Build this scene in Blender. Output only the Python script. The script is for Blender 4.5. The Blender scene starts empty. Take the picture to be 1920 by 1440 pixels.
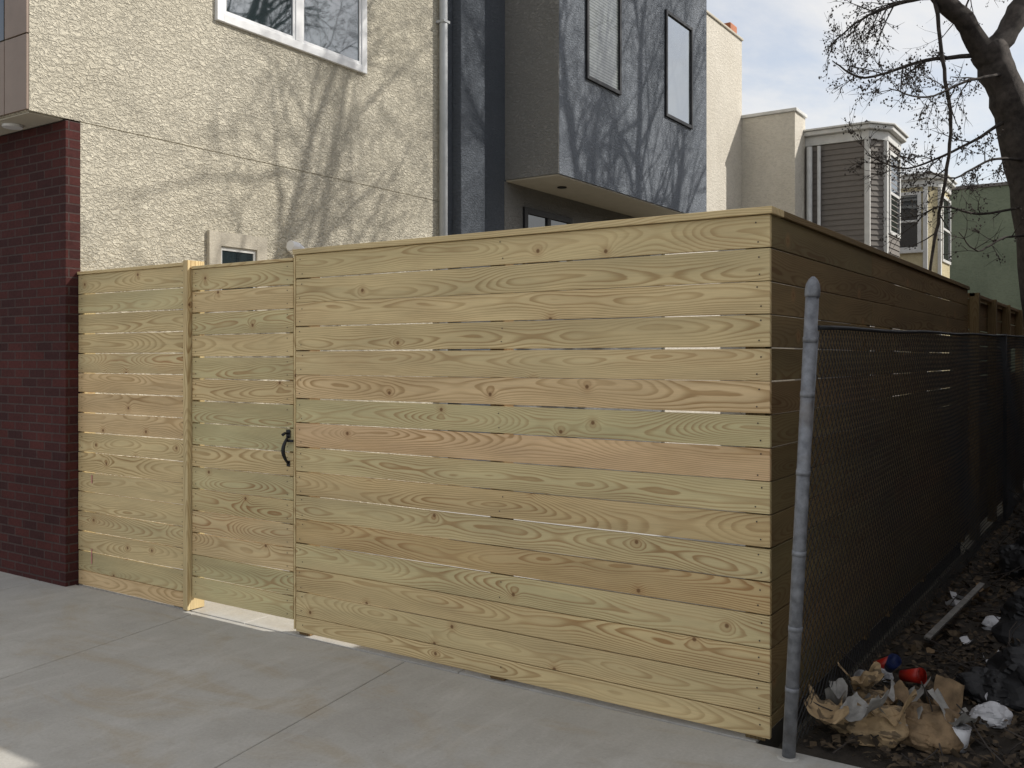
import bpy, bmesh, math, random
from mathutils import Vector, Matrix, noise
R = random.Random(7)
S = bpy.context.scene
COL = S.collection

# ------------------------------------------------------------------ node helper
class NT:
    def __init__(s, tree): s.t = tree; s.n = tree.nodes; s.l = tree.links
    def put(s, sock, v):
        if isinstance(v, bpy.types.NodeSocket): s.l.new(v, sock)
        elif v is not None:
            try: sock.default_value = v
            except Exception:
                sock.default_value = (v[0], v[1], v[2], 1.0)
    def m(s, op, a, b=None, c=None, clamp=False):
        n = s.n.new('ShaderNodeMath'); n.operation = op; n.use_clamp = clamp
        s.put(n.inputs[0], a)
        if b is not None: s.put(n.inputs[1], b)
        if c is not None: s.put(n.inputs[2], c)
        return n.outputs[0]
    def xyz(s, x=0.0, y=0.0, z=0.0):
        n = s.n.new('ShaderNodeCombineXYZ')
        s.put(n.inputs[0], x); s.put(n.inputs[1], y); s.put(n.inputs[2], z)
        return n.outputs[0]
    def sep(s, v):
        n = s.n.new('ShaderNodeSeparateXYZ'); s.put(n.inputs[0], v); return n.outputs
    def obj(s):
        return s.n.new('ShaderNodeTexCoord').outputs['Object']
    def scale(s, v, sc):
        n = s.n.new('ShaderNodeVectorMath'); n.operation = 'MULTIPLY'
        s.put(n.inputs[0], v); n.inputs[1].default_value = sc; return n.outputs[0]
    def noise(s, v, sc=5, det=2, rough=.5, dist=0.0):
        n = s.n.new('ShaderNodeTexNoise'); s.put(n.inputs['Vector'], v)
        n.inputs['Scale'].default_value = sc; n.inputs['Detail'].default_value = det
        n.inputs['Roughness'].default_value = rough; n.inputs['Distortion'].default_value = dist
        return n.outputs['Fac']
    def vor(s, v, sc=5, feat='F1', dim='3D', out='Distance'):
        n = s.n.new('ShaderNodeTexVoronoi'); n.voronoi_dimensions = dim; n.feature = feat
        s.put(n.inputs['Vector'], v); n.inputs['Scale'].default_value = sc
        return n.outputs[out]
    def rng(s, v, a, b, c=0.0, d=1.0, smooth=False):
        n = s.n.new('ShaderNodeMapRange'); n.clamp = True
        if smooth: n.interpolation_type = 'SMOOTHSTEP'
        s.put(n.inputs['Value'], v)
        for k, x in zip(('From Min', 'From Max', 'To Min', 'To Max'), (a, b, c, d)):
            s.put(n.inputs[k], x)
        return n.outputs[0]
    def mix(s, f, a, b, mode='MIX'):
        n = s.n.new('ShaderNodeMix'); n.data_type = 'RGBA'; n.blend_type = mode
        s.put(n.inputs[0], f)
        def c(i, v):
            if isinstance(v, bpy.types.NodeSocket): s.l.new(v, n.inputs[i])
            else: n.inputs[i].default_value = (v[0], v[1], v[2], 1)
        c(6, a); c(7, b)
        return n.outputs[2]
    def bump(s, h, strength=.5, dist=.01):
        n = s.n.new('ShaderNodeBump'); s.put(n.inputs['Height'], h)
        n.inputs['Strength'].default_value = strength; n.inputs['Distance'].default_value = dist
        return n.outputs[0]
    def attr(s, name):
        n = s.n.new('ShaderNodeAttribute'); n.attribute_name = name; return n.outputs['Color']

def M(name, col=(.5, .5, .5), rough=.7, metal=0.0, spec=.4):
    m = bpy.data.materials.new(name); m.use_nodes = True
    t = NT(m.node_tree); b = t.n['Principled BSDF']
    b.inputs['Base Color'].default_value = (*col, 1); b.inputs['Roughness'].default_value = rough
    b.inputs['Metallic'].default_value = metal; b.inputs['Specular IOR Level'].default_value = spec
    return m, t, b

def simple(name, col, rough=.7, metal=0.0, var=.15, sc=6, bumpd=0.0):
    m, t, b = M(name, col, rough, metal)
    v = t.obj()
    f = t.noise(v, sc, 5, .6)
    f = t.rng(f, .3, .7)
    c = t.mix(f, [x * (1 - var) for x in col], [min(1, x * (1 + var)) for x in col])
    t.put(b.inputs['Base Color'], c)
    if bumpd: t.put(b.inputs['Normal'], t.bump(t.noise(v, sc * 12, 3), .6, bumpd))
    return m

# ------------------------------------------------------------------ materials
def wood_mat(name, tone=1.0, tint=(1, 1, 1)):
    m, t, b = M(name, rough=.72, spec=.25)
    uv = t.n.new('ShaderNodeUVMap'); uv.uv_map = 'board'
    u, v, _ = t.sep(uv.outputs[0])
    r1, r2, r3 = t.sep(t.attr('rnd'))
    # pith distance model: flat-sawn cathedral rings
    wig = t.m('MULTIPLY', t.m('SUBTRACT', t.noise(t.xyz(t.m('MULTIPLY', u, .9), r2, r1), 1, 1), .5), .16)
    vc = t.m('ADD', t.m('MULTIPLY', t.m('SUBTRACT', r2, .5), .10), wig)
    depth = t.m('SUBTRACT', t.m('MULTIPLY', t.noise(t.xyz(t.m('MULTIPLY', u, .95), t.m('MULTIPLY', v, 2), r1), 1, 2, .4), .40), .08)
    dv = t.m('MULTIPLY', t.m('SUBTRACT', v, vc), 1.9)
    r = t.m('SQRT', t.m('ADD', t.m('MULTIPLY', dv, dv), t.m('MULTIPLY', depth, depth)))
    kv = t.xyz(u, t.m('ADD', v, t.m('MULTIPLY', r1, 40)), 0)
    kd = t.m('DIVIDE', t.vor(kv, 1.75, dim='2D'), 1.75)
    kg = t.m('EXPONENT', t.m('MULTIPLY', t.m('POWER', t.m('DIVIDE', kd, .04), 2), -1))
    r = t.m('SUBTRACT', r, t.m('MULTIPLY', kg, .03))
    r = t.m('ADD', r, t.m('MULTIPLY', t.noise(t.xyz(t.m('MULTIPLY', u, 5), t.m('MULTIPLY', v, 45), r2), 1, 2), .006))
    ph = t.m('FRACT', t.m('DIVIDE', r, t.m('ADD', .0115, t.m('MULTIPLY', r3, .008))))
    late = t.m('MULTIPLY', t.rng(ph, .35, .86, 0, 1, True), t.rng(ph, .9, 1.0, 1, 0, True))
    amp = t.rng(t.noise(t.xyz(t.m('MULTIPLY', u, 1.3), t.m('MULTIPLY', v, 6), t.m('ADD', r2, 9)), 1, 2), .35, .65, .35, 1.0)
    late = t.m('MULTIPLY', t.m('MULTIPLY', late, amp), t.rng(r1, 0, 1, .6, 1.0))
    green = (.64, .575, .315); cream = (.76, .60, .325); pink = (.75, .51, .30); brown = (.56, .375, .17)
    base = t.mix(t.rng(r3, .1, .6), green, cream)
    base = t.mix(t.rng(r2, .6, .9), base, pink)
    base = t.mix(t.rng(r1, .8, .95, 0, .85), base, brown)
    patch = t.rng(t.noise(t.xyz(t.m('MULTIPLY', u, 1.6), t.m('MULTIPLY', v, 5), r3), 1, 3, .6), .42, .66)
    base = t.mix(t.m('MULTIPLY', patch, .6), base, t.mix(r2, (.63, .57, .33), (.68, .445, .225)))
    darkl = t.mix(r3, (.38, .195, .08), (.40, .26, .11))
    c = t.mix(late, base, darkl)
    fib = t.noise(t.xyz(t.m('MULTIPLY', u, 10), t.m('MULTIPLY', v, 260), r2), 1, 2)
    c = t.mix(1.0, c, t.mix(fib, (.84, .84, .84), (1.12, 1.12, 1.12)), 'MULTIPLY')
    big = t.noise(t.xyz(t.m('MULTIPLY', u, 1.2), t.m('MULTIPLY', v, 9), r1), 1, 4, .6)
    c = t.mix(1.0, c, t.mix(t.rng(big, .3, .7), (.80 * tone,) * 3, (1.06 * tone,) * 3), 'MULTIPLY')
    br = t.rng(r2, 0, 1, .88, 1.05)
    c = t.mix(1.0, c, t.xyz(br, br, br), 'MULTIPLY')
    c = t.mix(1.0, c, tint, 'MULTIPLY')
    kn = t.rng(kd, .006, .014, 1, 0, True)
    c = t.mix(t.m('MULTIPLY', kn, .9), c, (.07, .035, .016))
    ring = t.m('MULTIPLY', t.rng(kd, .014, .045, 1, 0), .35)
    c = t.mix(ring, c, (.36, .19, .08))
    t.put(b.inputs['Base Color'], c)
    t.put(b.inputs['Normal'], t.bump(t.m('ADD', late, t.m('MULTIPLY', fib, .6)), .2, .002))
    return m
WOOD = wood_mat('pressure_treated_pine')
WOODD = wood_mat('shade_darkened_pine', .32, (1.0, .88, .76))  # same pine darkened: side fence shade is put into its colour

def stucco_mat(name, c1, c2, dist=.016, sc=17, strength=.9):
    m, t, b = M(name, rough=.92, spec=.15)
    v = t.obj()
    x, y, z = t.sep(v)
    w = t.xyz(t.m('ADD', x, y), t.m('MULTIPLY', z, 1.9), t.m('MULTIPLY', t.m('SUBTRACT', x, y), .5))
    n1 = t.noise(w, sc, 4, .6, 1.1)
    n2 = t.noise(w, sc * 3.1, 4, .65, .3)
    h = t.m('ADD', t.rng(n1, .40, .62, 0, 1, True), t.m('MULTIPLY', n2, .8))
    t.put(b.inputs['Normal'], t.bump(h, strength, dist))
    f = t.rng(t.noise(v, .9, 5, .6), .3, .7)
    c = t.mix(f, c1, c2)
    c = t.mix(t.rng(n1, .38, .55, .22, 0), c, [k * .5 for k in c1])
    st = t.noise(t.xyz(t.m('MULTIPLY', t.m('ADD', x, y), 2.2), 0, t.m('MULTIPLY', z, .35)), 1, 5, .6)
    c = t.mix(t.rng(st, .5, .75, 0, .2), c, [k * .6 for k in c1])
    t.put(b.inputs['Base Color'], c)
    return m
STUCCO = stucco_mat('cream_stucco', (.68, .63, .505), (.76, .71, .585), .018, 19)
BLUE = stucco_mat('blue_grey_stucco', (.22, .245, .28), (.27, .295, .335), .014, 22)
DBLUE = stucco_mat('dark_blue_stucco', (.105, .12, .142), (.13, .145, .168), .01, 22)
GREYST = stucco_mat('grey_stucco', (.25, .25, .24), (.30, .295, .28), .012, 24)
BEIGE = stucco_mat('beige_stucco', (.60, .56, .48), (.70, .66, .58), .008, 12, .6)
YELLOW = stucco_mat('yellow_stucco', (.52, .45, .28), (.60, .53, .36), .008, 12, .6)
GREENW = stucco_mat('green_painted_wall', (.15, .175, .125), (.20, .23, .165), .006, 8, .5)
SURR = stucco_mat('window_surround_stucco', (.50, .46, .38), (.56, .52, .43), .003, 30, .5)

def brick_mat(name, ca, cb, mort):
    m, t, b = M(name, rough=.85, spec=.2)
    x, y, z = t.sep(t.obj())
    w = t.xyz(t.m('ADD', x, y), z, 0)
    n = t.n.new('ShaderNodeTexBrick'); t.put(n.inputs['Vector'], w)
    n.inputs['Scale'].default_value = 1
    n.inputs['Brick Width'].default_value = .205; n.inputs['Row Height'].default_value = .068
    n.inputs['Mortar Size'].default_value = .0065; n.inputs['Mortar Smooth'].default_value = .2
    n.inputs['Color1'].default_value = (*ca, 1); n.inputs['Color2'].default_value = (*cb, 1)
    n.inputs['Mortar'].default_value = (*mort, 1)
    f = t.noise(w, 40, 4, .6); f2 = t.rng(t.noise(w, 1.2, 4, .6), .3, .7)
    c = t.mix(1.0, n.outputs['Color'], t.mix(f, (.55, .55, .55), (1.4, 1.35, 1.35)), 'MULTIPLY')
    c = t.mix(1.0, c, t.mix(f2, (.75, .75, .75), (1.15, 1.15, 1.15)), 'MULTIPLY')
    t.put(b.inputs['Base Color'], c)
    h = t.m('ADD', t.m('MULTIPLY', n.outputs['Fac'], -1), t.m('MULTIPLY', f, .3))
    t.put(b.inputs['Normal'], t.bump(h, .8, .008))
    return m
BRICK = brick_mat('dark_red_brick', (.082, .024, .021), (.045, .017, .017), (.075, .052, .048))
BRICK2 = brick_mat('old_red_brick', (.10, .045, .03), (.08, .035, .025), (.12, .11, .10))

def concrete_mat():
    m, t, b = M('concrete', rough=.85, spec=.25)
    v = t.obj()
    a = t.noise(v, .8, 6, .6); f = t.noise(v, 60, 4, .7); bl = t.noise(v, 5, 5, .65, .6)
    c = t.mix(t.rng(a, .3, .7), (.37, .358, .33), (.50, .487, .45))
    c = t.mix(t.rng(bl, .5, .75, 0, .5), c, (.34, .32, .285))
    st = t.noise(t.scale(v, (.7, 1.6, 1)), 1.6, 5, .65, 1.2)
    c = t.mix(t.rng(st, .52, .66, 0, .55), c, (.39, .335, .25))
    sw = t.noise(t.scale(v, (3.5, .8, 1)), 2.2, 4, .7, .6)
    c = t.mix(t.rng(sw, .5, .7, 0, .35), c, (.56, .55, .52))
    c = t.mix(1.0, c, t.mix(f, (.78, .78, .78), (1.14, 1.14, 1.14)), 'MULTIPLY')
    sp = t.vor(v, 17)
    c = t.mix(t.rng(sp, .03, .07, .5, 0), c, (.16, .14, .12))
    t.put(b.inputs['Base Color'], c)
    t.put(b.inputs['Normal'], t.bump(t.m('ADD', f, bl), .35, .004))
    return m
CONC = concrete_mat()
JOINT = simple('joint_grit', (.10, .09, .075), .95)
SOIL = simple('soil', (.035, .028, .021), .95, var=.5, sc=9, bumpd=.01)
EARTH = simple('earth', (.16, .145, .11), .95, var=.3, sc=.4)
ASPH = simple('asphalt', (.09, .09, .088), .9, var=.2, sc=3, bumpd=.004)
WHITE = simple('white_vinyl', (.78, .79, .80), .4, var=.04)
WTRIM = simple('white_painted_trim', (.62, .62, .60), .5, var=.12)
SPOUT = simple('aluminium_downspout', (.40, .42, .44), .45, var=.1)
BLACK = simple('black_paint', (.012, .012, .014), .45, var=.2)
NAIL = simple('nail_head', (.07, .05, .035), .6)
PANEL = simple('brown_cladding', (.25, .185, .145), .5, var=.08)
SOFFIT = simple('tan_soffit', (.50, .46, .38), .8, var=.06)
SCORE = simple('score_shadow_stucco', (.42, .38, .29), .9)
ROOF = simple('flat_roof', (.15, .14, .13), .9)
BARK = simple('bark', (.055, .046, .040), .95, var=.5, sc=14, bumpd=.012)
SIDING = simple('grey_siding', (.17, .152, .135), .7, var=.08)

def galv():
    m, t, b = M('galvanised_steel', (.34, .35, .37), .5, .45)
    v = t.obj(); n = t.noise(v, 25, 4, .6); n2 = t.noise(v, 4, 4, .7)
    c = t.mix(t.rng(n, .3, .7), (.13, .135, .15), (.29, .30, .32))
    c = t.mix(t.rng(n2, .55, .7, 0, .4), c, (.14, .11, .08))
    t.put(b.inputs['Base Color'], c)
    t.put(b.inputs['Roughness'], t.rng(n, .2, .8, .45, .75))
    return m
GALV = galv()
WIRE = simple('chain_wire', (.035, .037, .04), .6, .3)

def glass(name, col, rough=.03, refl=.5):
    m, t, b = M(name, col, rough)
    b.inputs['IOR'].default_value = 1.5
    g = t.n.new('ShaderNodeBsdfGlossy'); g.inputs['Roughness'].default_value = rough
    g.inputs['Color'].default_value = (.75, .8, .85, 1)
    t.put(g.inputs['Normal'], t.bump(t.noise(t.obj(), 1.3, 2), .12, .03))
    mx = t.n.new('ShaderNodeMixShader'); mx.inputs[0].default_value = refl
    o = t.n['Material Output']
    t.l.new(b.outputs[0], mx.inputs[1]); t.l.new(g.outputs[0], mx.inputs[2]); t.l.new(mx.outputs[0], o.inputs[0])
    return m
GLASS = glass('window_glass', (.03, .045, .05), refl=.27)
GLASSB = glass('bright_window_glass', (.12, .13, .13), refl=.45)
GLASSD = glass('dark_window_glass', (.015, .017, .02), refl=.10)
def blinds():
    m, t, b = M('window_blinds', rough=.3)
    x, y, z = t.sep(t.obj())
    w = t.m('FRACT', t.m('MULTIPLY', z, 26))
    t.put(b.inputs['Base Color'], t.mix(t.rng(w, .15, .5), (.06, .07, .07), (.22, .24, .23)))
    b.inputs['Coat Weight'].default_value = .8; b.inputs['Coat Roughness'].default_value = .03
    return m
BLIND = blinds()

# ------------------------------------------------------------------ geometry helpers
def group(name, loc=(0, 0, 0)):
    e = bpy.data.objects.new(name, None); COL.objects.link(e); e.location = loc
    e.empty_display_size = .2
    return e
def addmesh(name, verts, faces, mat, parent=None, smooth=False):
    me = bpy.data.meshes.new(name); me.from_pydata(verts, [], faces)
    for mm in (mat if isinstance(mat, (list, tuple)) else [mat]): me.materials.append(mm)
    me.update()
    if smooth:
        for p in me.polygons: p.use_smooth = True
    o = bpy.data.objects.new(name, me); COL.objects.link(o)
    if parent: o.parent = parent
    return o
BF = [(0, 3, 2, 1), (4, 5, 6, 7), (0, 1, 5, 4), (1, 2, 6, 5), (2, 3, 7, 6), (3, 0, 4, 7)]
def bv(x0, x1, y0, y1, z0, z1):
    return [(x0, y0, z0), (x1, y0, z0), (x1, y1, z0), (x0, y1, z0), (x0, y0, z1), (x1, y0, z1), (x1, y1, z1), (x0, y1, z1)]
def bevel(o, w, seg=2):
    md = o.modifiers.new('bev', 'BEVEL'); md.width = w; md.segments = seg; md.limit_method = 'ANGLE'
def box(name, x0, x1, y0, y1, z0, z1, mat, parent=None, bw=0):
    o = addmesh(name, bv(x0, x1, y0, y1, z0, z1), BF, mat, parent)
    if bw: bevel(o, bw)
    return o
def boxes(name, lst, mat, parent=None, bw=0):
    V = []; F = []
    for b_ in lst:
        k = len(V); V += bv(*b_); F += [tuple(i + k for i in f) for f in BF]
    o = addmesh(name, V, F, mat, parent)
    if bw: bevel(o, bw)
    return o
def tube(name, pts, rad, mat, parent=None, seg=16, capped=True):
    bm = bmesh.new(); rings = []
    pts = [Vector(p) for p in pts]
    if not isinstance(rad, (list, tuple)): rad = [rad] * len(pts)
    prev = None
    for i, p in enumerate(pts):
        d = (pts[min(i + 1, len(pts) - 1)] - pts[max(i - 1, 0)])
        if d.length < 1e-6: d = prev or Vector((0, 0, 1))
        d.normalize(); prev = d
        a = d.cross(Vector((1, 0, 0))) if abs(d.x) < .8 else d.cross(Vector((0, 1, 0)))
        a.normalize(); c = d.cross(a)
        rings.append([bm.verts.new(p + (a * math.cos(q) + c * math.sin(q)) * rad[i]) for q in [2 * math.pi * k / seg for k in range(seg)]])
    for A, B in zip(rings, rings[1:]):
        for k in range(seg): bm.faces.new((A[k], A[(k + 1) % seg], B[(k + 1) % seg], B[k]))
    if capped: bm.faces.new(rings[0]); bm.faces.new(rings[-1])
    bmesh.ops.recalc_face_normals(bm, faces=bm.faces)
    me = bpy.data.meshes.new(name); bm.to_mesh(me); bm.free(); me.materials.append(mat)
    for p in me.polygons: p.use_smooth = len(p.vertices) == 4
    o = bpy.data.objects.new(name, me); COL.objects.link(o)
    if parent: o.parent = parent
    return o

class Lumber:
    """many boards in one mesh with board-space UVs and per-board randoms"""
    def __init__(s, mat=None): s.V = []; s.F = []; s.UV = []; s.C = []; s.mi = []; s.mat = mat or WOOD
    def board(s, x0, x1, y0, y1, z0, z1, ax, jit=.0015, col=None, mi=0):
        k = len(s.V); vv = bv(x0, x1, y0, y1, z0, z1)
        if jit:
            j0, j1, e0, e1 = [R.uniform(-jit, jit) for _ in range(4)]
            nv = []
            mid = [(x0 + x1) / 2, (y0 + y1) / 2, (z0 + z1) / 2]
            for p in vv:
                p = list(p); hi = p[ax] > mid[ax]
                other = [a for a in (0, 1, 2) if a != ax]
                p[other[1]] += j1 if hi else j0
                p[other[0]] += (e1 if hi else e0) * .8
                nv.append(tuple(p))
            vv = nv
        s.V += vv
        c = col or (R.random() * .85, R.random() * .8, R.random())
        off = R.uniform(0, 60)
        oth = [a for a in (0, 1, 2) if a != ax]
        cen = [(x0 + x1) / 2, (y0 + y1) / 2, (z0 + z1) / 2]
        for f in BF:
            s.F.append(tuple(i + k for i in f)); s.mi.append(mi)
            for i in f:
                p = vv[i]
                s.UV.append((p[ax] + off, sum(p[a] - cen[a] for a in oth))); s.C.append(c)
    def disc(s, c, ax, r):
        k = len(s.V); n = 6
        for i in range(n):
            a = 2 * math.pi * i / n; q = [0, 0, 0]; o = [b for b in (0, 1, 2) if b != ax]
            q[o[0]] = math.cos(a) * r; q[o[1]] = math.sin(a) * r
            s.V.append((c[0] + q[0], c[1] + q[1], c[2] + q[2]))
        s.F.append(tuple(range(k, k + n)))
        s.mi.append(1)
        for i in range(n): s.UV.append((0, 0)); s.C.append((0, 0, 0))
    def make(s, name, parent, bw=.0018):
        me = bpy.data.meshes.new(name); me.from_pydata(s.V, [], s.F)
        me.materials.append(s.mat); me.materials.append(NAIL)
        me.uv_layers.new(name='board')
        me.color_attributes.new('rnd', 'FLOAT_COLOR', 'CORNER')
        me.uv_layers['board'].data.foreach_set('uv', [q for p in s.UV for q in p])
        me.color_attributes['rnd'].data.foreach_set('color', [q for c in s.C for q in (*c, 1.0)])
        for p, q in zip(me.polygons, s.mi): p.material_index = q
        me.update()
        o = bpy.data.objects.new(name, me); COL.objects.link(o); o.parent = parent
        if bw: bevel(o, bw, 1)
        return o

# ------------------------------------------------------------------ ground
GZ = -.035
addmesh('ground', [(-400, -400, -.16), (400, -400, -.16), (400, 400, -.16), (-400, 400, -.16)], [(0, 1, 2, 3)], EARTH)
pav = group('pavement')
def slab(name, poly, z0, z1, mat, parent, bw=.006):
    n = len(poly); V = [(x, y, z0) for x, y in poly] + [(x, y, z1) for x, y in poly]
    F = [tuple(range(n))[::-1], tuple(range(n, 2 * n))] + [(i, (i + 1) % n, n + (i + 1) % n, n + i) for i in range(n)]
    o = addmesh(name, V, F, mat, parent)
    bevel(o, bw, 2)
    return o
xs = [-11, -9.2, -7.4, -5.6, -3.86, -2.06, 1.75, 3.6, 5.4, 7.2]
sh = .16; g = .0025
for i in range(len(xs) - 1):
    for (ya, yb) in ((-5.2, -2.72), (-2.72, -.03)):
        p = [(xs[i] - sh * ya + g, ya + g), (xs[i + 1] - sh * ya - g, ya + g), (xs[i + 1] - sh * yb - g, yb - g), (xs[i] - sh * yb + g, yb - g)]
        slab('slab', p, -.14, GZ, CONC, pav)
box('bedding', -11, 7, -5.19, -.02, -.155, GZ - .012, JOINT, pav)
box('kerb', -40, 40, -5.36, -5.21, -.158, GZ + .003, CONC, pav, .01)
yard = group('yard_paving')
xs2 = [-5.24, -3.4, -1.7, -.06]
for i in range(3):
    for ya, yb in ((-.022, 2.7), (2.7, 5.5)):
        slab('slab', [(xs2[i] + g, ya + g), (xs2[i + 1] - g, ya + g), (xs2[i + 1] - g, yb - g), (xs2[i] + g, yb - g)], -.14, GZ - .001, CONC, yard)
box('bedding', -5.24, -.06, -.02, 5.5, -.155, GZ - .012, JOINT, yard)
addmesh('road', [(-60, -14, -.156), (60, -14, -.156), (60, -5.3, -.156), (-60, -5.3, -.156)], [(0, 1, 2, 3)], ASPH)
nx, ny = 44, 160; V = []; F = []
for j in range(ny + 1):
    for i in range(nx + 1):
        x = .05 + 2.53 * i / nx; y = -.02 + 14 * (j / ny) ** 1.4
        h = noise.fractal(Vector((x * 3, y * 3, 0)), .8, 2, 4) * .035 + noise.noise(Vector((x * 9, y * 9, 3))) * .012
        edge = min(1, i / 4, j / 4)
        V.append((x, y, -.05 + (h + .02) * edge))
for j in range(ny):
    for i in range(nx):
        a = j * (nx + 1) + i; F.append((a, a + 1, a + nx + 2, a + nx + 1))
addmesh('dirt_ground', V, F, SOIL, smooth=True)

# ------------------------------------------------------------------ wood fence
fence = group('wood_fence')
L = Lumber()
P = .1459; BH = .1405; T = .021; TOP = 2.272
X_G, X_P, X_L = -2.944, -3.944, -5.232
presets = [(.3, .5, .5), (.2, .3, .8), (.5, .62, .7), (.45, .4, .7), (.2, .7, .4), (.7, .75, .7), (.4, .3, .2), (.78, .85, .6),
           (.5, .35, .4), (.86, .5, .6), (.45, .3, .45), (.90, .6, .4), (.6, .45, .3), (.87, .5, .5), (.5, .5, .5), (.4, .4, .6)]
def jc(c): return tuple(min(.99, max(0, k + R.uniform(-.04, .04))) for k in c)
for k in range(16):
    z1 = TOP - k * P; z0 = z1 - BH + R.uniform(-.0008, .0018)
    if k == 15: z0 = -.012
    L.board(X_G + .012, 0, -T, 0, z0, z1, 0, col=jc(presets[k]), jit=.0022)
    for xn in (-.05, X_G + .06) + ((-1.42,) if k % 3 == 0 else ()):
        for dz in ((.03, .11) if k < 15 else (.05,)):
            L.disc((xn + R.uniform(-.015, .015), -T - .0035, z0 + dz + R.uniform(-.008, .008)), 1, .004)
L.board(X_G - .002, .014, -T - .016, .13, TOP + .003, TOP + .034, 0, jit=0, col=(.3, .4, .7))
L.board(X_G - .004, X_G + .009, -T - .004, .02, .0, TOP + .0, 2, jit=0, col=(.2, .5, .8))
L.make('front_boards', fence)
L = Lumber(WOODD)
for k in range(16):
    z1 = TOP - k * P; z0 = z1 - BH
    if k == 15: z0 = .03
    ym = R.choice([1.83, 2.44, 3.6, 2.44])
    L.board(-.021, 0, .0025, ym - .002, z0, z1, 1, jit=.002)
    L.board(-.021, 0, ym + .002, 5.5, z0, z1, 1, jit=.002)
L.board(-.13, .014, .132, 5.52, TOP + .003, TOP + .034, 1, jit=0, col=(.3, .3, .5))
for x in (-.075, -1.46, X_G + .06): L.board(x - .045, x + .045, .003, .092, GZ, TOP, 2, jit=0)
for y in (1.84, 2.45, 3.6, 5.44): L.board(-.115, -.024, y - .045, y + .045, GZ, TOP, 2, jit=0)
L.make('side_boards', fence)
L = Lumber()
for k in range(16):
    z1 = 2.262 - k * P; z0 = z1 - BH + R.uniform(.0002, .0022)
    if k == 15: z0 = -.03
    if k < 15: z0 += .0012
    L.board(X_L, X_P - .028, -T, 0, z0, z1, 0, jit=.002)
    for xn in (X_L + .05, X_P - .07):
        for dz in ((.03, .11) if k < 15 else (.05,)):
            L.disc((xn, -T - .0035, z0 + dz), 1, .004)
L.board(X_L, X_P - .028, -T - .01, .09, 2.266, 2.288, 0, jit=0, col=(.2, .4, .6))
L.board(X_L + .003, X_L + .04, .003, .092, GZ, 2.262, 2, jit=0)
L.board(X_P - .07, X_P - .03, .003, .092, GZ, 2.262, 2, jit=0)
L.board(X_P - .025, X_P + .022, -.052, .085, -.03, 2.298, 2, jit=0, col=(.5, .3, .75))
L.make('fixed_panel_boards', fence)
CHALK = simple('pink_chalk', (.55, .20, .22), .9, var=.25, sc=60)
boxes('chalk_marks', [(-5.06, -5.052, -T - .0048, -T - .0035, .14, .25), (-5.058, -5.05, -T - .0048, -T - .0035, .73, .79)], CHALK, fence)
gate = group('wood_gate')
L = Lumber()
for k in range(15):
    z1 = 2.235 - k * P; z0 = z1 - BH + R.uniform(.001, .003)
    L.board(X_P + .030, X_G - .012, -T, 0, z0, z1, 0, jit=.002)
    for xn in (X_P + .07, X_G - .06):
        for dz in (.03, .11):
            L.disc((xn, -T - .0035, z0 + dz), 1, .004)
L.board(X_P + .028, X_G - .010, -T - .006, .06, 2.239, 2.258, 0, jit=0, col=(.3, .4, .6))
L.board(X_P + .032, X_P + .08, .003, .04, .09, 2.23, 2, jit=0)
L.board(X_G - .07, X_G - .014, .003, .04, .09, 2.23, 2, jit=0)
L.make('gate_boards', gate)
hx = X_G - .05
boxes('latch_plate', [(hx - .018, hx + .018, -T - .006, -T - .002, 1.16, 1.21), (hx - .014, hx + .014, -T - .006, -T - .002, .985, 1.02),
                      (hx - .012, hx + .05, -T - .016, -T - .007, 1.135, 1.15)], BLACK, gate, .002)
pts = []; rr = []
for i in range(13):
    a = i / 12; pts.append((hx, -T - .004 - math.sin(a * math.pi) * .042, 1.17 - a * .17)); rr.append(.006 + .006 * math.sin(a * math.pi))
tube('latch_grip', pts, rr, BLACK, gate, 10)
tube('thumb_tab', [(hx, -T - .005, 1.185), (hx, -T - .03, 1.19), (hx, -T - .05, 1.18)], [.005, .008, .010], BLACK, gate, 10)

f2 = group('back_fence')
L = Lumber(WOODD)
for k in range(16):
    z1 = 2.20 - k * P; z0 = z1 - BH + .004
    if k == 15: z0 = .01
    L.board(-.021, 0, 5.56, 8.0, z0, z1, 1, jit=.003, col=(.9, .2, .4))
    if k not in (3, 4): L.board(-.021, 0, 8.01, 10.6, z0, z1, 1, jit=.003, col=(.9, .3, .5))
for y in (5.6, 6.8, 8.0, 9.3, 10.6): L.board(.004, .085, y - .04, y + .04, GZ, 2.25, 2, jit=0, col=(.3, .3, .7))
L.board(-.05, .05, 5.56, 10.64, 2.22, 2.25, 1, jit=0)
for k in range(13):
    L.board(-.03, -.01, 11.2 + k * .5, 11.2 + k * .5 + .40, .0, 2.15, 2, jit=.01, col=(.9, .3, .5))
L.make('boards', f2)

# ------------------------------------------------------------------ cream stucco house (left)
WX = -5.245
h1 = group('stucco_house')
box('upper_walls', -13, WX, -.385, 4.38, 3.414, 9.6, STUCCO, h1)
box('lower_walls', -13, WX, .003, 4.38, -.15, 3.406, STUCCO, h1)
box('score_joint', -12.98, WX - .006, .01, 4.37, 3.400, 3.42, SCORE, h1)
box('brick_base', -13, WX + .006, -.117, 0, -.15, 3.400, BRICK, h1, .003)
box('soffit', -12.9, WX - .03, -.37, -.12, 3.402, 3.4125, SOFFIT, h1)
cl = []
px_ = WX - .003
for i, w in enumerate((.30, .55, .55, .55, .55, .55, .55, .55, .55)):
    for (za, zb) in ((3.42, 3.955), (3.965, 5.2), (5.21, 6.4), (6.41, 7.6), (7.61, 9.55)):
        if 1 <= i <= 2 and za > 3.96 and zb < 6.5: continue
        cl.append((px_ - w + .008, px_, -.405, -.3865, za, zb))
    px_ -= w
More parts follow.
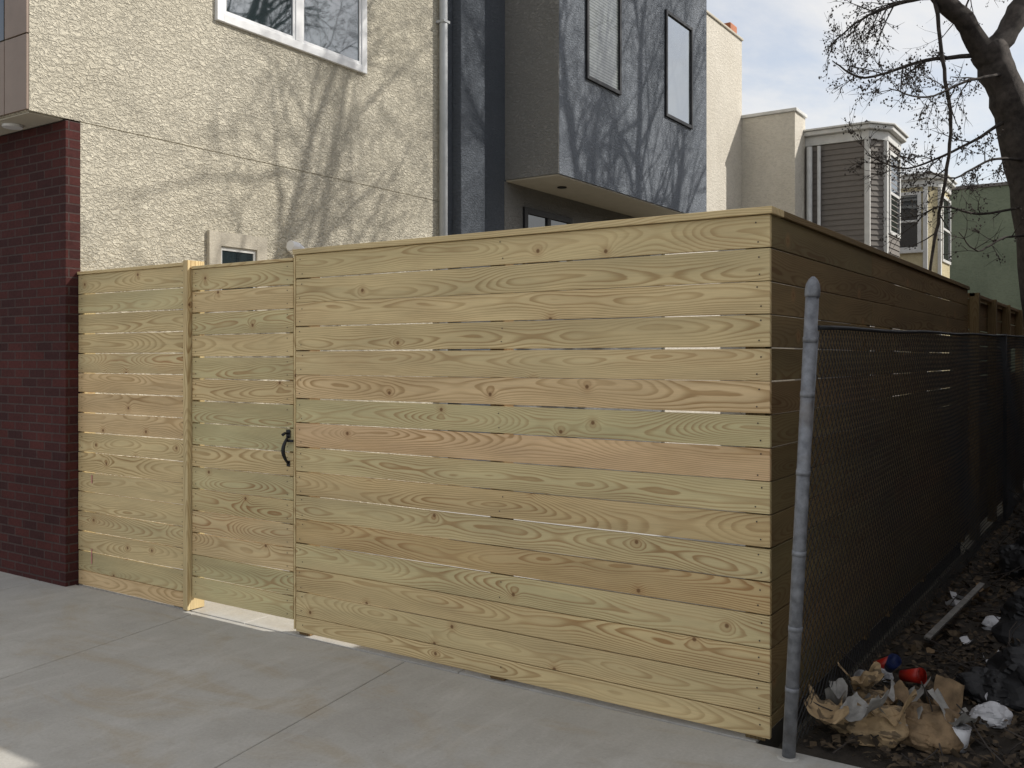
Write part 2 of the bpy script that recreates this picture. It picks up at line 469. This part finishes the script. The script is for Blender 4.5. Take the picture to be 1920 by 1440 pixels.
boxes('cladding_panels', cl, PANEL, h1, .002)
box('front_window', -6.6, -5.56, -.40, -.387, 3.97, 6.38, GLASSD, h1)
bpy.ops.mesh.primitive_cylinder_add(vertices=24, radius=.07, depth=.02, location=(-5.72, -.25, 3.39))
o = bpy.context.object; o.name = 'soffit_lamp'; o.parent = h1; o.data.materials.append(WHITE)
def window_x(prefix, parent, x, y0, y1, z0, z1, frame, glassm, fw=.055, mull=(), rail=(), proud=.035, trim=None):
    L_ = [(x - .02, x + proud, y0, y0 + fw, z0, z1), (x - .02, x + proud, y1 - fw, y1, z0, z1),
          (x - .02, x + proud - .002, y0 + fw, y1 - fw, z0, z0 + fw), (x - .02, x + proud - .002, y0 + fw, y1 - fw, z1 - fw, z1)]
    for mm in mull: L_.append((x - .02, x + proud - .004, mm - fw * .55, mm + fw * .55, z0 + fw, z1 - fw))
    for rr_ in rail: L_.append((x - .02, x + proud - .008, y0 + fw, y1 - fw, rr_ - fw * .4, rr_ + fw * .4))
    boxes(prefix + '_frame', L_, frame, parent, .004)
    box(prefix + '_glass', x - .01, x + .008, y0 + fw * .5, y1 - fw * .5, z0 + fw * .5, z1 - fw * .5, glassm, parent)
window_x('side_window', h1, WX, 1.23, 3.096, 4.535, 5.9, WHITE, GLASS, .075, mull=(2.17,))
boxes('side_window_sash', [(WX + .009, WX + .022, 1.305, 1.335, 4.61, 5.825), (WX + .009, WX + .022, 2.10, 2.13, 4.61, 5.825), (WX + .009, WX + .022, 1.335, 2.10, 4.61, 4.64),
                           (WX + .009, WX + .022, 2.212, 2.24, 4.61, 5.825), (WX + .009, WX + .022, 2.995, 3.02, 4.61, 5.825), (WX + .009, WX + .022, 2.24, 2.995, 4.61, 4.64)], WHITE, h1, .003)
boxes('small_window_surround', [(WX - .01, WX + .034, 1.147, 1.27, 1.95, 2.729), (WX - .01, WX + .034, 1.665, 1.78, 1.95, 2.729), (WX - .01, WX + .0337, 1.2705, 1.6645, 2.61, 2.7287), (WX - .01, WX + .0337, 1.2705, 1.6645, 1.95, 2.06)], SURR, h1)
boxes('small_window_sash', [(WX - .01, WX + .014, 1.2710, 1.295, 2.061, 2.609), (WX - .01, WX + .014, 1.640, 1.6640, 2.061, 2.609), (WX - .01, WX + .0138, 1.2955, 1.6395, 2.575, 2.6085), (WX - .01, WX + .0138, 1.2955, 1.6395, 2.32, 2.345)], WTRIM, h1)
box('small_window_glass', WX - .01, WX + .006, 1.28, 1.65, 2.07, 2.60, GLASS, h1)
tube('vent_pipe', [(WX + .09, 2.16, 1.2), (WX + .09, 2.16, 2.58), (WX + .09, 2.14, 2.64), (WX + .09, 2.09, 2.67), (WX + .09, 2.0, 2.68)], [.04, .04, .046, .048, .048], WHITE, h1, 18)
tube('downspout', [(WX + .065, 4.31, .1), (WX + .065, 4.31, 9.5)], .047, SPOUT, h1, 14)
boxes('downspout_straps', [(WX, WX + .118, 4.255, 4.365, z, z + .03) for z in (2.6, 5.4, 8)], SPOUT, h1, .003)
box('roof', -13.05, WX + .05, -.42, 4.40, 9.6, 9.75, ROOF, h1)

# ------------------------------------------------------------------ blue-grey house
h2 = group('blue_grey_house')
box('walls', -13, WX - .004, 4.385, 10.22, -.15, 9.5, DBLUE, h2)
box('pier', WX - .005, -5.12, 4.56, 5.03, -.15, 9.45, DBLUE, h2, .01)
box('overhang', WX - .006, -4.47, 5.65, 10.22, 3.86, 9.4, BLUE, h2)
box('overhang_end_face', WX - .005, -4.473, 5.636, 5.6495, 3.861, 9.39, GREYST, h2)
box('overhang_soffit', WX, -4.49, 5.66, 10.2, 3.842, 3.8585, SOFFIT, h2)
box('wall_under', WX - .003, WX + .003, 5.62, 10.2, -.1, 3.84, GREYST, h2)
bpy.ops.mesh.primitive_cylinder_add(vertices=24, radius=.06, depth=.012, location=(-4.85, 6.35, 3.834))
o = bpy.context.object; o.name = 'soffit_light'; o.parent = h2; o.data.materials.append(BLACK)
window_x('window_a', h2, -4.47, 6.28, 7.21, 5.15, 6.8, BLACK, BLIND, .05)
window_x('window_b', h2, -4.47, 8.63, 9.6, 5.18, 6.74, BLACK, GLASSB, .05)
window_x('lower_window', h2, WX + .003, 6.03, 7.24, 2.4, 3.58, BLACK, GLASSD, .08, mull=(6.63,))
box('roof', -13, -4.4, 4.40, 10.25, 9.5, 9.62, ROOF, h2)

# ------------------------------------------------------------------ beige house
h3 = group('beige_house')
box('walls', -13, -5.2, 10.23, 13.8, -.15, 7.85, BEIGE, h3)
box('rear_wing', -13, -4.16, 13.803, 14.46, -.15, 6.33, BEIGE, h3)
box('rear_coping', -13, -4.12, 13.77, 14.48, 6.335, 6.40, WTRIM, h3, .01)
boxes('coping', [(-13, -5.17, 10.24, 13.82, 7.855, 7.90)], SOFFIT, h3, .01)
box('chimney_pot', -5.45, -5.2, 13.2, 13.55, 7.905, 8.06, simple('terracotta', (.45, .16, .07)), h3, .02)

def bay_house(name, x0, x1, y0, y1, ztop, wall, siding=False, w_front=None):
    h = group(name)
    ch = .35
    poly = [(-13, y0), (x1 - .0, y0), (x1 + .25, y0 + ch), (x1 + .25, y1 - ch), (x1, y1), (-13, y1)]
    if siding:
        V = []; F = []
        z = 0
        while z < ztop:
            zb = min(z + .105, ztop)
            k = len(V)
            def ring(off, zz):
                return [(-13, y0 - off, zz), (x1 + off * .4, y0 - off, zz), (x1 + .25 + off, y0 + ch - off * .4, zz), (x1 + .25 + off, y1 - ch, zz), (x1, y1, zz), (-13, y1, zz)]
            V += ring(.016, z) + ring(0, zb)
            for i in range(5): F.append((k + i, k + i + 1, k + 6 + i + 1, k + 6 + i))
            F.append(tuple(range(k + 5, k - 1, -1)))
            z = zb
        addmesh('walls', V, F, wall, h)
    else:
        slab('walls', poly, -.15, ztop, wall, h, .01)
    def off(p, d): return [(-13, y0 - d), (x1 + d * .4, y0 - d), (x1 + .25 + d, y0 + ch - d * .4), (x1 + .25 + d, y1 - ch + d * .4), (x1 + d * .4, y1 + d), (-13, y1 + d)]
    slab('frieze', off(poly, .035), ztop + .002, ztop + .18, WTRIM, h, .01)
    slab('cornice', off(poly, .13), ztop + .183, ztop + .27, WTRIM, h, .015)
    slab('cornice_lip', off(poly, .17), ztop + .272, ztop + .31, WTRIM, h, .008)
    bx = []
    bx.append((x1 - .07, x1 + .03, y0 - .035, y0 + .03, 0, ztop))
    bx.append((x1 + .20, x1 + .275, y0 + ch - .07, y0 + ch + .05, 0, ztop))
    boxes('corner_boards', bx, WTRIM, h, .004)
    window_x('side_window', h, x1 + .255, y0 + ch + .12, y1 - ch - .05, ztop - 1.75, ztop - .15, WTRIM, GLASSD, .07, rail=(ztop - .95,))
    if w_front:
        a, b_, za, zb = w_front
        f = .08
        boxes('front_window_frame', [(a, a + f, y0 - .05, y0, za, zb), (b_ - f, b_, y0 - .05, y0, za, zb), (a + f, b_ - f, y0 - .048, y0, zb - f, zb), (a + f, b_ - f, y0 - .048, y0, za, za + f), (a + f, b_ - f, y0 - .035, y0, (za + zb) / 2 - .025, (za + zb) / 2 + .025),
                                     (a - .05, b_ + .05, y0 - .07, y0, za - .06, za - .002)], WTRIM, h, .004)
        box('front_window_glass', a + .05, b_ - .05, y0 - .02, y0 - .004, za + .05, zb - .05, GLASSD, h)
    return h
hb = bay_house('sided_bay_house', -4.1, -2.98, 14.5, 16.3, 5.78, SIDING, True)
tube('downspout', [(-4.06, 14.40, 0), (-4.06, 14.40, 5.75)], .055, WTRIM, hb, 12)
tube('downspout_b', [(-3.88, 14.41, 0), (-3.88, 14.41, 5.75)], .035, WTRIM, hb, 12)
bay_house('yellow_bay_house', -4.1, -2.95, 20, 22, 5.72, YELLOW, False, (-3.72, -3.06, 4.22, 5.62))
h6 = group('green_building')
box('walls', -9, 6, 30, 38, -.15, 7.2, GREENW, h6)
box('coping', -9.05, 6.05, 29.95, 38.05, 7.205, 7.32, ROOF, h6, .02)
box('lean_to', -7, -4.5, 24, 29.9, -.15, 4, BRICK2, h6)

h7 = group('shade_blocker_building')  # unseen building added at right to shade the side fence and ground
box('walls', 2.6, 9, -.6, 20, -.15, 4.92, BRICK2, h7)
box('coping', 2.57, 9.03, -.63, 20.03, 4.923, 5.0, CONC, h7, .01)
window_x('side_window', h7, 9.0, 3, 4.2, 1.2, 2.6, WTRIM, GLASSD)
boxes('blocker_door', [(3.4, 6.2, -.66, -.6, 0 + i * .5 - .03, i * .5 + .46) for i in range(5)], WTRIM, h7, .01)

# ------------------------------------------------------------------ chain link fence
ch = group('chain_link_fence')
pb = Vector((.107, -.105, GZ - .02)); pt = Vector((.206, -.098, 1.93))
def along(a): return pb.lerp(pt, a)
tube('terminal_post', [along(0), along(.5), along(1)], .0275, GALV, ch, 24)
tube('post_cap', [along(.985), along(.99), along(1.0), along(1.012), along(1.022), along(1.028)], [.030, .0315, .0315, .028, .018, .006], GALV, ch, 24)
for i, a in enumerate((.89, .775, .61, .44, .28, .15)):
    tube('tension_band', [along(a), along(a + .011)], .0295, GALV, ch, 24)
    c = along(a + .006)
    box('band_bolt', c.x - .005, c.x + .005, c.y + .025, c.y + .05, c.z - .006, c.z + .006, GALV, ch, .002)
tube('footing', [(.107, -.105, GZ - .02), (.107, -.105, GZ + .006)], [.055, .045], CONC, ch, 18)
cu = bpy.data.curves.new('mesh_wire', 'CURVE'); cu.dimensions = '3D'; cu.bevel_depth = .0018; cu.bevel_resolution = 0
YL = 9.6
def fx(y, z):
    base = .107 + .05 * z * max(0, 1 - y / 3)
    return base + .06 * min(1, max(0, y) / 3) + .012 * math.sin(y * 2.1 + z) + .01 * math.sin(z * 5 + y * 3)
def ztop_at(y): return 1.775 + .015 * y + .004 * math.sin(y * 3)
tube('tension_bar', [(fx(-.05, z) , -.055, z) for z in (0, .45, .9, 1.35, 1.76)], .005, GALV, ch, 6)
H = 1.80; zb0 = -.01; pitch = .060
n = int((YL + H) / pitch) + 3
for sgn in (1, -1):
    for i in range(-2, n):
        y_0 = i * pitch - H
        pts = []
        k = 36
        for q in range(k + 1):
            s_ = q / k
            y = (y_0 + s_ * H) if sgn > 0 else (y_0 + (1 - s_) * H)
            if -.055 <= y <= YL:
                zz = zb0 + s_ * (ztop_at(y) - zb0)
                pts.append((fx(y, zz) + sgn * .0022, y, zz))
        if len(pts) < 2: continue
        if len(pts) > 12: pts = pts[:-1:3] + [pts[-1]]
        sp = cu.splines.new('POLY'); sp.points.add(len(pts) - 1)
        for p_, co in zip(sp.points, pts): p_.co = (*co, 1)
cu.materials.append(WIRE)
o = bpy.data.objects.new('mesh_wire', cu); COL.objects.link(o); o.parent = ch
tp = [(fx(y, ztop_at(y)), y, ztop_at(y)) for y in [-.06 + i * .3 for i in range(int(YL / .3) + 1)]]
tube('top_rail', tp, .010, WIRE, ch, 8)
for y in (6.95,):
    tube('line_post', [(fx(y, 1) - .03, y, -.1), (fx(y, 1) - .03, y, 1.9)], .018, WIRE, ch, 14)

# ------------------------------------------------------------------ trees
def make_tree(name, guides, seed, budscale=1.0, prune=None):
    rnd = random.Random(seed)
    par = group(name)
    cu = bpy.data.curves.new('branches', 'CURVE'); cu.dimensions = '3D'; cu.bevel_depth = 1.0; cu.bevel_resolution = 1
    cu.use_fill_caps = True
    tips = []
    def spl(pts, rad):
        sp = cu.splines.new('POLY'); sp.points.add(len(pts) - 1)
        for p_, co, r_ in zip(sp.points, pts, rad): p_.co = (*co, 1); p_.radius = r_
    def grow(p, d, Ln, r, lvl, dead=False):
        stp = .11 if lvl <= 1 else .16
        n_ = max(3, int(Ln / stp)); pts = [p.copy()]; rad = [r]
        cur = d.normalized(); q = p.copy()
        for i in range(n_):
            cur = cur + Vector((rnd.gauss(0, .13), rnd.gauss(0, .13), rnd.gauss(0, .11)))
            if lvl <= 1: cur.z += .035
            cur.normalize(); q = q + cur * (Ln / n_)
            pts.append(q.copy()); rad.append(r * (1 - .75 * (i + 1) / n_))
        if prune and prune(q): dead = True
        if not dead: spl(pts, rad)
        if lvl == 0:
            if not dead: tips.append((pts[-1], cur.copy()))
            return
        nc = {1: 4, 2: 5, 3: 6}.get(lvl, 6)
        for j in range(nc):
            f = .2 + .8 * (j + rnd.random()) / nc
            k = min(n_, int(f * n_)); dd = (pts[min(k + 1, n_)] - pts[max(k - 1, 0)]).normalized()
            a = Vector((rnd.gauss(0, 1), rnd.gauss(0, 1), rnd.gauss(0, 1))).cross(dd)
            if a.length < 1e-3: continue
            a.normalize(); ang = rnd.uniform(.5, 1.05)
            nd = dd * math.cos(ang) + a * math.sin(ang)
            grow(pts[k], nd, Ln * rnd.uniform(.4, .68), max(.0026, rad[k] * .62), lvl - 1, dead)
    for (pts, r0, r1, nch, clen, lvl, bias) in guides:
        pts = [Vector(p) for p in pts]
        fine = []
        for a in range(len(pts) - 1):
            p0 = pts[max(a - 1, 0)]; p1 = pts[a]; p2 = pts[a + 1]; p3 = pts[min(a + 2, len(pts) - 1)]
            for q in range(6):
                t_ = q / 6
                v = .5 * ((2 * p1) + (p2 - p0) * t_ + (2 * p0 - 5 * p1 + 4 * p2 - p3) * t_ ** 2 + (-p0 + 3 * p1 - 3 * p2 + p3) * t_ ** 3)
                jt = max(r0 * .12, .008)
                fine.append(v + Vector((rnd.uniform(-jt, jt), rnd.uniform(-jt, jt), rnd.uniform(-jt, jt) * .5)))
        fine.append(pts[-1])
        N_ = len(fine)
        rad = [(r0 + (r1 - r0) * i / (N_ - 1)) * rnd.uniform(.93, 1.08) for i in range(N_)]
        spl(fine, rad)
        for j in range(nch):
            f = .25 + .75 * (j + rnd.random()) / nch
            k = min(N_ - 1, int(f * (N_ - 1))); dd = (fine[min(k + 1, N_ - 1)] - fine[max(k - 1, 0)]).normalized()
            a = Vector((rnd.gauss(0, 1), rnd.gauss(0, 1), rnd.gauss(0, 1))).cross(dd).normalized()
            ang = rnd.uniform(.5, 1.1); nd = dd * math.cos(ang) + a * math.sin(ang) + Vector(bias)
            grow(fine[k], nd, clen * rnd.uniform(.6, 1.25), max(.004, rad[k] * .5), lvl)
    cu.materials.append(BARK)
    o = bpy.data.objects.new('branches', cu); COL.objects.link(o); o.parent = par
    V = []; F = []
    for (p, d) in tips:
        if rnd.random() < .35: continue
        for _ in range(rnd.randint(2, 6)):
            c = p - d * rnd.uniform(0, .1) + Vector((rnd.gauss(0, .016), rnd.gauss(0, .016), rnd.gauss(0, .016)))
            s_ = rnd.uniform(.005, .010) * budscale; k = len(V)
            for w in ((1, 0, 0), (-1, 0, 0), (0, 1, 0), (0, -1, 0), (0, 0, 1.3), (0, 0, -1.3)): V.append(tuple(c + Vector(w) * s_))
            F += [tuple(i + k for i in f) for f in ((0, 2, 4), (2, 1, 4), (1, 3, 4), (3, 0, 4), (2, 0, 5), (1, 2, 5), (3, 1, 5), (0, 3, 5))]
    addmesh('buds', V, F, BARK, par)
    return par
G1 = [
    ([(.86, 6.15, -.15), (.66, 6.12, 1.6), (.44, 6.03, 3.3), (.28, 5.9, 4.05), (.12, 5.78, 4.55)], .21, .15, 0, 1, 1, (0, 0, 0)),
    ([(.12, 5.78, 4.45), (-.03, 5.52, 4.76), (-.21, 5.27, 4.98), (-.5, 5.3, 5.7), (-.8, 5.5, 6.9), (-.7, 6.0, 8.3), (-.9, 6.5, 9.6)], .115, .03, 16, 1.9, 3, (0, 0, .3)),
    ([(.12, 5.78, 4.45), (.3, 6.02, 4.82), (.48, 6.25, 5.4), (.6, 6.6, 6.6), (.4, 6.9, 8.0), (.2, 7.2, 10)], .12, .03, 16, 1.9, 3, (0, .1, .3)),
    ([(-.24, 5.23, 4.95), (-.166, 5.28, 4.28), (-.118, 5.31, 3.70), (-.186, 5.266, 3.06), (-.267, 5.21, 2.48), (-.30, 5.2, 1.6)], .019, .012, 5, .35, 0, (0, 0, 0)),
    ([(.12, 5.78, 4.5), (-.35, 5.4, 4.42), (-.8, 5.05, 4.25), (-1.05, 4.85, 4.4)], .024, .005, 12, .42, 2, (-.1, -.1, 0)),
    ([(-.21, 5.25, 4.95), (-.5, 5.05, 4.88), (-.8, 4.9, 4.75), (-1.05, 4.75, 4.5)], .024, .005, 12, .42, 2, (0, -.1, 0)),
    ([(.3, 5.9, 3.9), (-.05, 5.5, 3.6), (-.45, 5.1, 3.38), (-.75, 4.9, 3.5)], .018, .004, 9, .42, 2, (-.2, -.2, 0)),
    ([(.5, 6.05, 3.1), (.1, 5.6, 2.98), (-.2, 5.2, 3.02), (-.4, 5.1, 2.85)], .015, .004, 8, .38, 1, (-.2, -.2, 0)),
    ([(.3, 5.85, 4.3), (.05, 5.3, 4.15), (-.25, 4.9, 3.95), (-.5, 4.6, 4.0)], .018, .004, 9, .45, 2, (-.2, -.2, 0)),
    ([(.45, 6.0, 3.5), (.2, 5.5, 3.45), (-.05, 5.1, 3.25), (-.25, 4.9, 3.3)], .016, .004, 9, .42, 2, (0, -.1, 0)),
    ([(.5, 6.1, 2.8), (.3, 5.6, 2.75), (.12, 5.2, 2.6), (.0, 5.0, 2.75)], .014, .004, 7, .35, 1, (0, -.1, 0)),
]
make_tree('bare_tree', G1, 3, prune=lambda q: q.x < -1.15 and q.z < 6.4)
G2 = [
    ([(1.25, 12.2, -.15), (1.2, 12.2, 2.5), (1.0, 12.1, 5.0), (.9, 12.1, 6.8)], .24, .17, 0, 1, 1, (0, 0, 0)),
    ([(.9, 12.1, 6.6), (.3, 11.6, 7.6), (-.2, 11.2, 8.8), (-.6, 11.0, 10.4)], .13, .045, 15, 2.1, 3, (0, 0, .3)),
    ([(.9, 12.1, 6.7), (1.1, 12.9, 7.8), (.7, 13.3, 9.4), (.4, 13.5, 11.5)], .13, .04, 15, 2.1, 3, (0, 0, .3)),
    ([(.9, 12.1, 6.7), (.9, 11.0, 7.8), (.5, 10.0, 9.0), (.3, 9.4, 10.5)], .13, .04, 15, 2.1, 3, (0, 0, .3)),
]
make_tree('bare_tree', G2, 11)

# ------------------------------------------------------------------ litter
def crumple(name, loc, size, mat, seed, height=.5, folds=16, rot=0, closed=True):
    rnd = random.Random(seed)
    bm = bmesh.new(); bmesh.ops.create_icosphere(bm, subdivisions=5, radius=1)
    pl = [(Vector((rnd.gauss(0, 1), rnd.gauss(0, 1), rnd.gauss(0, 1))).normalized(), rnd.uniform(.5, 1.6), rnd.random()) for _ in range(folds)]
    for v in bm.verts:
        p = v.co.copy(); d = 0
        for nn, fr, ph in pl:
            q = (p.dot(nn) * fr + ph) % 1.0
            d += abs(q - .5)
        d = d / folds - .25
        w = noise.cell(p * 3.0) * .05
        v.co = p * (1 + d * 2.6 + w)
        v.co.x *= size[0]; v.co.y *= size[1]; v.co.z *= size[2]
        if v.co.z < -size[2] * .35: v.co.z = -size[2] * .35
    M_ = Matrix.Translation(Vector(loc) + Vector((0, 0, size[2] * .3))) @ Matrix.Rotation(rot, 4, 'Z')
    bmesh.ops.transform(bm, matrix=M_, verts=bm.verts)
    me = bpy.data.meshes.new(name); bm.to_mesh(me); bm.free(); me.materials.append(mat)
    o = bpy.data.objects.new(name, me); COL.objects.link(o); return o
def sheet(name, loc, w, h, mat, seed, rot=0, amp=.06, tilt=(0, 0)):
    rnd = random.Random(seed); n_ = 26; V = []; F = []
    pl = [(rnd.uniform(0, math.pi), rnd.uniform(4, 13), rnd.random()) for _ in range(9)]
    for j in range(n_ + 1):
        for i in range(n_ + 1):
            x = (i / n_ - .5) * w; y = (j / n_ - .5) * h; z = 0
            for a, fr, ph in pl: z += abs((((x * math.cos(a) + y * math.sin(a)) * fr + ph) % 1) - .5)
            z = z / 9 * amp * 4 - amp; ex = .7 + .3 * noise.noise(Vector((x * 9, y * 9, seed)))
            X = x * ex; Y = y * ex; Z = z + tilt[0] * x + tilt[1] * y + 1.2 * abs(x) ** 2 / w
            c, s_ = math.cos(rot), math.sin(rot)
            V.append((loc[0] + X * c - Y * s_, loc[1] + X * s_ + Y * c, loc[2] + Z))
    for j in range(n_):
        for i in range(n_):
            a = j * (n_ + 1) + i; F.append((a, a + 1, a + n_ + 2, a + n_ + 1))
    return addmesh(name, V, F, mat)
def printed(name, col, dark):
    m, t, b = M(name, rough=.85)
    v = t.obj(); f = t.rng(t.noise(v, 14, 5, .6), .3, .7)
    c = t.mix(f, [k * .65 for k in col], [k * 1.3 for k in col])
    pr = t.rng(t.noise(t.scale(v, (9, 22, 22)), 1, 3, .5), .56, .60, 0, .7)
    t.put(b.inputs['Base Color'], t.mix(pr, c, dark)); return m
KRAFT = printed('kraft_paper', (.38, .27, .15), (.05, .04, .03))
KRAFT2 = simple('kraft_paper_dark', (.20, .135, .075), .85, var=.5, sc=14)
PLAST = simple('white_plastic', (.62, .62, .64), .35, var=.1)
SCRAP = simple('grey_paper', (.30, .29, .27), .8, var=.3, sc=20)
REDP = simple('red_plastic', (.42, .025, .015), .35, var=.1)
BLUEP = simple('blue_plastic', (.03, .05, .17), .4, var=.1)
DARKP = simple('black_bag_plastic', (.012, .012, .013), .55, var=.3)
z_ = -.03
crumple('paper_bag', (.36, .33, z_), (.17, .13, .11), KRAFT, 1, rot=.4)
crumple('paper_bag', (.57, .40, z_), (.17, .14, .11), KRAFT2, 5, rot=-.3)
crumple('paper_bag', (.30, .60, z_), (.12, .11, .08), KRAFT, 9, rot=.9)
crumple('paper_bag', (.46, .62, z_), (.13, .11, .07), KRAFT2, 19, rot=.2)
for i in range(16):
    sheet('paper_sheet', (R.uniform(.18, .68), R.uniform(.14, .62), R.uniform(.02, .11)), R.uniform(.12, .28), R.uniform(.1, .2), R.choice([KRAFT, KRAFT, KRAFT2, SCRAP]), 30 + i, R.uniform(0, 3), R.uniform(.03, .06), (R.uniform(-.4, .4), R.uniform(-.4, .4)))
for i in range(18):
    sheet('paper_scrap', (R.uniform(.25, 1.3), R.uniform(.9, 4.5), R.uniform(-.02, .01)), R.uniform(.06, .16), R.uniform(.05, .1), R.choice([SCRAP, KRAFT2, PLAST]), 60 + i, R.uniform(0, 3), R.uniform(.02, .04), (R.uniform(-.3, .3), R.uniform(-.3, .3)))
crumple('plastic_bag', (.76, .78, z_), (.09, .07, .065), PLAST, 12, rot=.4)
crumple('plastic_bag', (.63, 2.45, z_), (.11, .09, .06), PLAST, 17, rot=.4)
crumple('napkin', (.22, 1.12, z_), (.05, .04, .04), PLAST, 13)
crumple('trash_bag', (1.0, 1.3, z_), (.32, .35, .18), DARKP, 21, rot=.3)
crumple('trash_bag', (.95, 2.5, z_), (.35, .45, .2), DARKP, 22, rot=.3)
crumple('trash_bag', (.75, 1.15, z_), (.18, .2, .10), DARKP, 23)
crumple('trash_bag', (.65, 4.4, z_), (.25, .5, .22), DARKP, 24)
def cup(name, loc, axis, mat, r=.042, h=.115):
    a = Vector(axis).normalized(); p = Vector(loc)
    e = group(name)
    tube('body', [p, p + a * h * .5, p + a * h, p + a * h, p + a * h * .15], [r * .72, r * .86, r, r * .92, r * .68], mat, e, 24)
    tube('rim', [p + a * h * .985, p + a * h * 1.015], [r * 1.06, r * 1.06], mat, e, 24, False)
    return e
cup('red_cup', (.34, .98, .05), (.85, -.35, .25), REDP, .038, .11)
cup('blue_cup', (.26, 1.06, .05), (.3, -.4, .5), BLUEP, .034, .09)
cup('red_cup', (.17, 1.15, .02), (.6, .3, .2), REDP, .034, .09)
cup('paper_cup', (.70, .34, -.02), (.05, .0, 1), PLAST, .040, .10)
cup('white_cup', (.23, .80, .05), (-.3, -.8, .4), PLAST, .036, .09)
Lp = Lumber(simple('grey_weathered_wood', (.20, .19, .175), .9, var=.3, sc=20))
Lp.board(-.018, .018, -.70, .70, 0, .016, 1, jit=0)
pg = Lp.make('wood_plank', None); pg.location = (.37, 2.45, .06); pg.rotation_euler = (math.radians(2), math.radians(8), math.radians(-4))
V = []; F = []; rl = random.Random(5)
for _ in range(9000):
    x = rl.uniform(.1, 2.3) ** 1.0; y = abs(rl.gauss(0, 3.2)) if rl.random() < .5 else rl.uniform(0, 9)
    s_ = rl.uniform(.012, .036); z = -.035 + rl.uniform(.0, .045)
    a = Vector((rl.gauss(0, 1), rl.gauss(0, 1), rl.gauss(0, .35))).normalized(); b_ = a.cross(Vector((rl.gauss(0, .4), rl.gauss(0, .4), 1))).normalized()
    c = Vector((x, y + .02, z)); k = len(V)
    V += [tuple(c + a * s_), tuple(c + b_ * s_ * .6 + Vector((0, 0, s_ * .3))), tuple(c - a * s_), tuple(c - b_ * s_ * .6)]
    F += [(k, k + 1, k + 2), (k, k + 2, k + 3)]
lm, lt, lb = M('dead_leaves', rough=.85)
lt.put(lb.inputs['Base Color'], lt.mix(lt.rng(lt.noise(lt.obj(), 14, 3), .35, .65), (.03, .022, .015), (.12, .085, .05)))
addmesh('leaf_litter', V, F, lm)
cu = bpy.data.curves.new('dead_twigs', 'CURVE'); cu.dimensions = '3D'; cu.bevel_depth = .003
for _ in range(320):
    x = rl.uniform(.15, 2.2); y = rl.uniform(.1, 9); p = Vector((x, y, -.01)); d = Vector((rl.gauss(0, 1), rl.gauss(0, 1), rl.uniform(0, .35))).normalized()
    sp = cu.splines.new('POLY'); sp.points.add(5)
    for i in range(6):
        sp.points[i].co = (*p, 1); p = p + d * .09; d = (d + Vector((rl.gauss(0, .25), rl.gauss(0, .25), rl.gauss(0, .12)))).normalized()
cu.materials.append(BARK); o = bpy.data.objects.new('dead_twigs', cu); COL.objects.link(o)

# ------------------------------------------------------------------ world, sun, camera
sd = Vector((1, .8, 1)).normalized()
el = math.asin(sd.z); az = math.atan2(sd.x, sd.y)
w = bpy.data.worlds.new('World'); S.world = w; w.use_nodes = True
t = NT(w.node_tree); bg = t.n['Background']
sky = t.n.new('ShaderNodeTexSky'); sky.sky_type = 'NISHITA'; sky.sun_disc = False
sky.sun_elevation = el; sky.sun_rotation = az; sky.air_density = 1.0; sky.dust_density = 1.6
gen = t.n.new('ShaderNodeTexCoord').outputs['Generated']
cx, cy, cz = t.sep(gen)
den = t.m('ADD', t.m('MAXIMUM', cz, 0.0), .18)
cv = t.xyz(t.m('DIVIDE', cx, den), t.m('DIVIDE', cy, den), 0)
cn = t.noise(cv, 1.1, 7, .6, .5)
cf = t.rng(cn, .33, .66, .38, .9, True)
t.put(bg.inputs['Color'], t.mix(cf, sky.outputs[0], (6.3, 6.15, 5.95)))
bg.inputs['Strength'].default_value = .15
sl = bpy.data.lights.new('sun', 'SUN'); sl.energy = 4.3; sl.angle = math.radians(.53); sl.color = (1, .95, .87)
so = bpy.data.objects.new('sun', sl); COL.objects.link(so); so.rotation_euler = sd.to_track_quat('Z', 'Y').to_euler(); so.location = (10, 8, 12)
cam = bpy.data.cameras.new('camera'); co = bpy.data.objects.new('camera', cam); COL.objects.link(co); S.camera = co
co.location = (1.354, -4.055, 1.645); co.rotation_euler = (math.radians(90), 0, math.radians(33.84))
cam.sensor_width = 36; cam.lens = 33.19; cam.shift_y = -.025; cam.clip_end = 1500; cam.clip_start = .05
S.view_settings.view_transform = 'Standard'; S.view_settings.look = 'None'; S.view_settings.exposure = 0
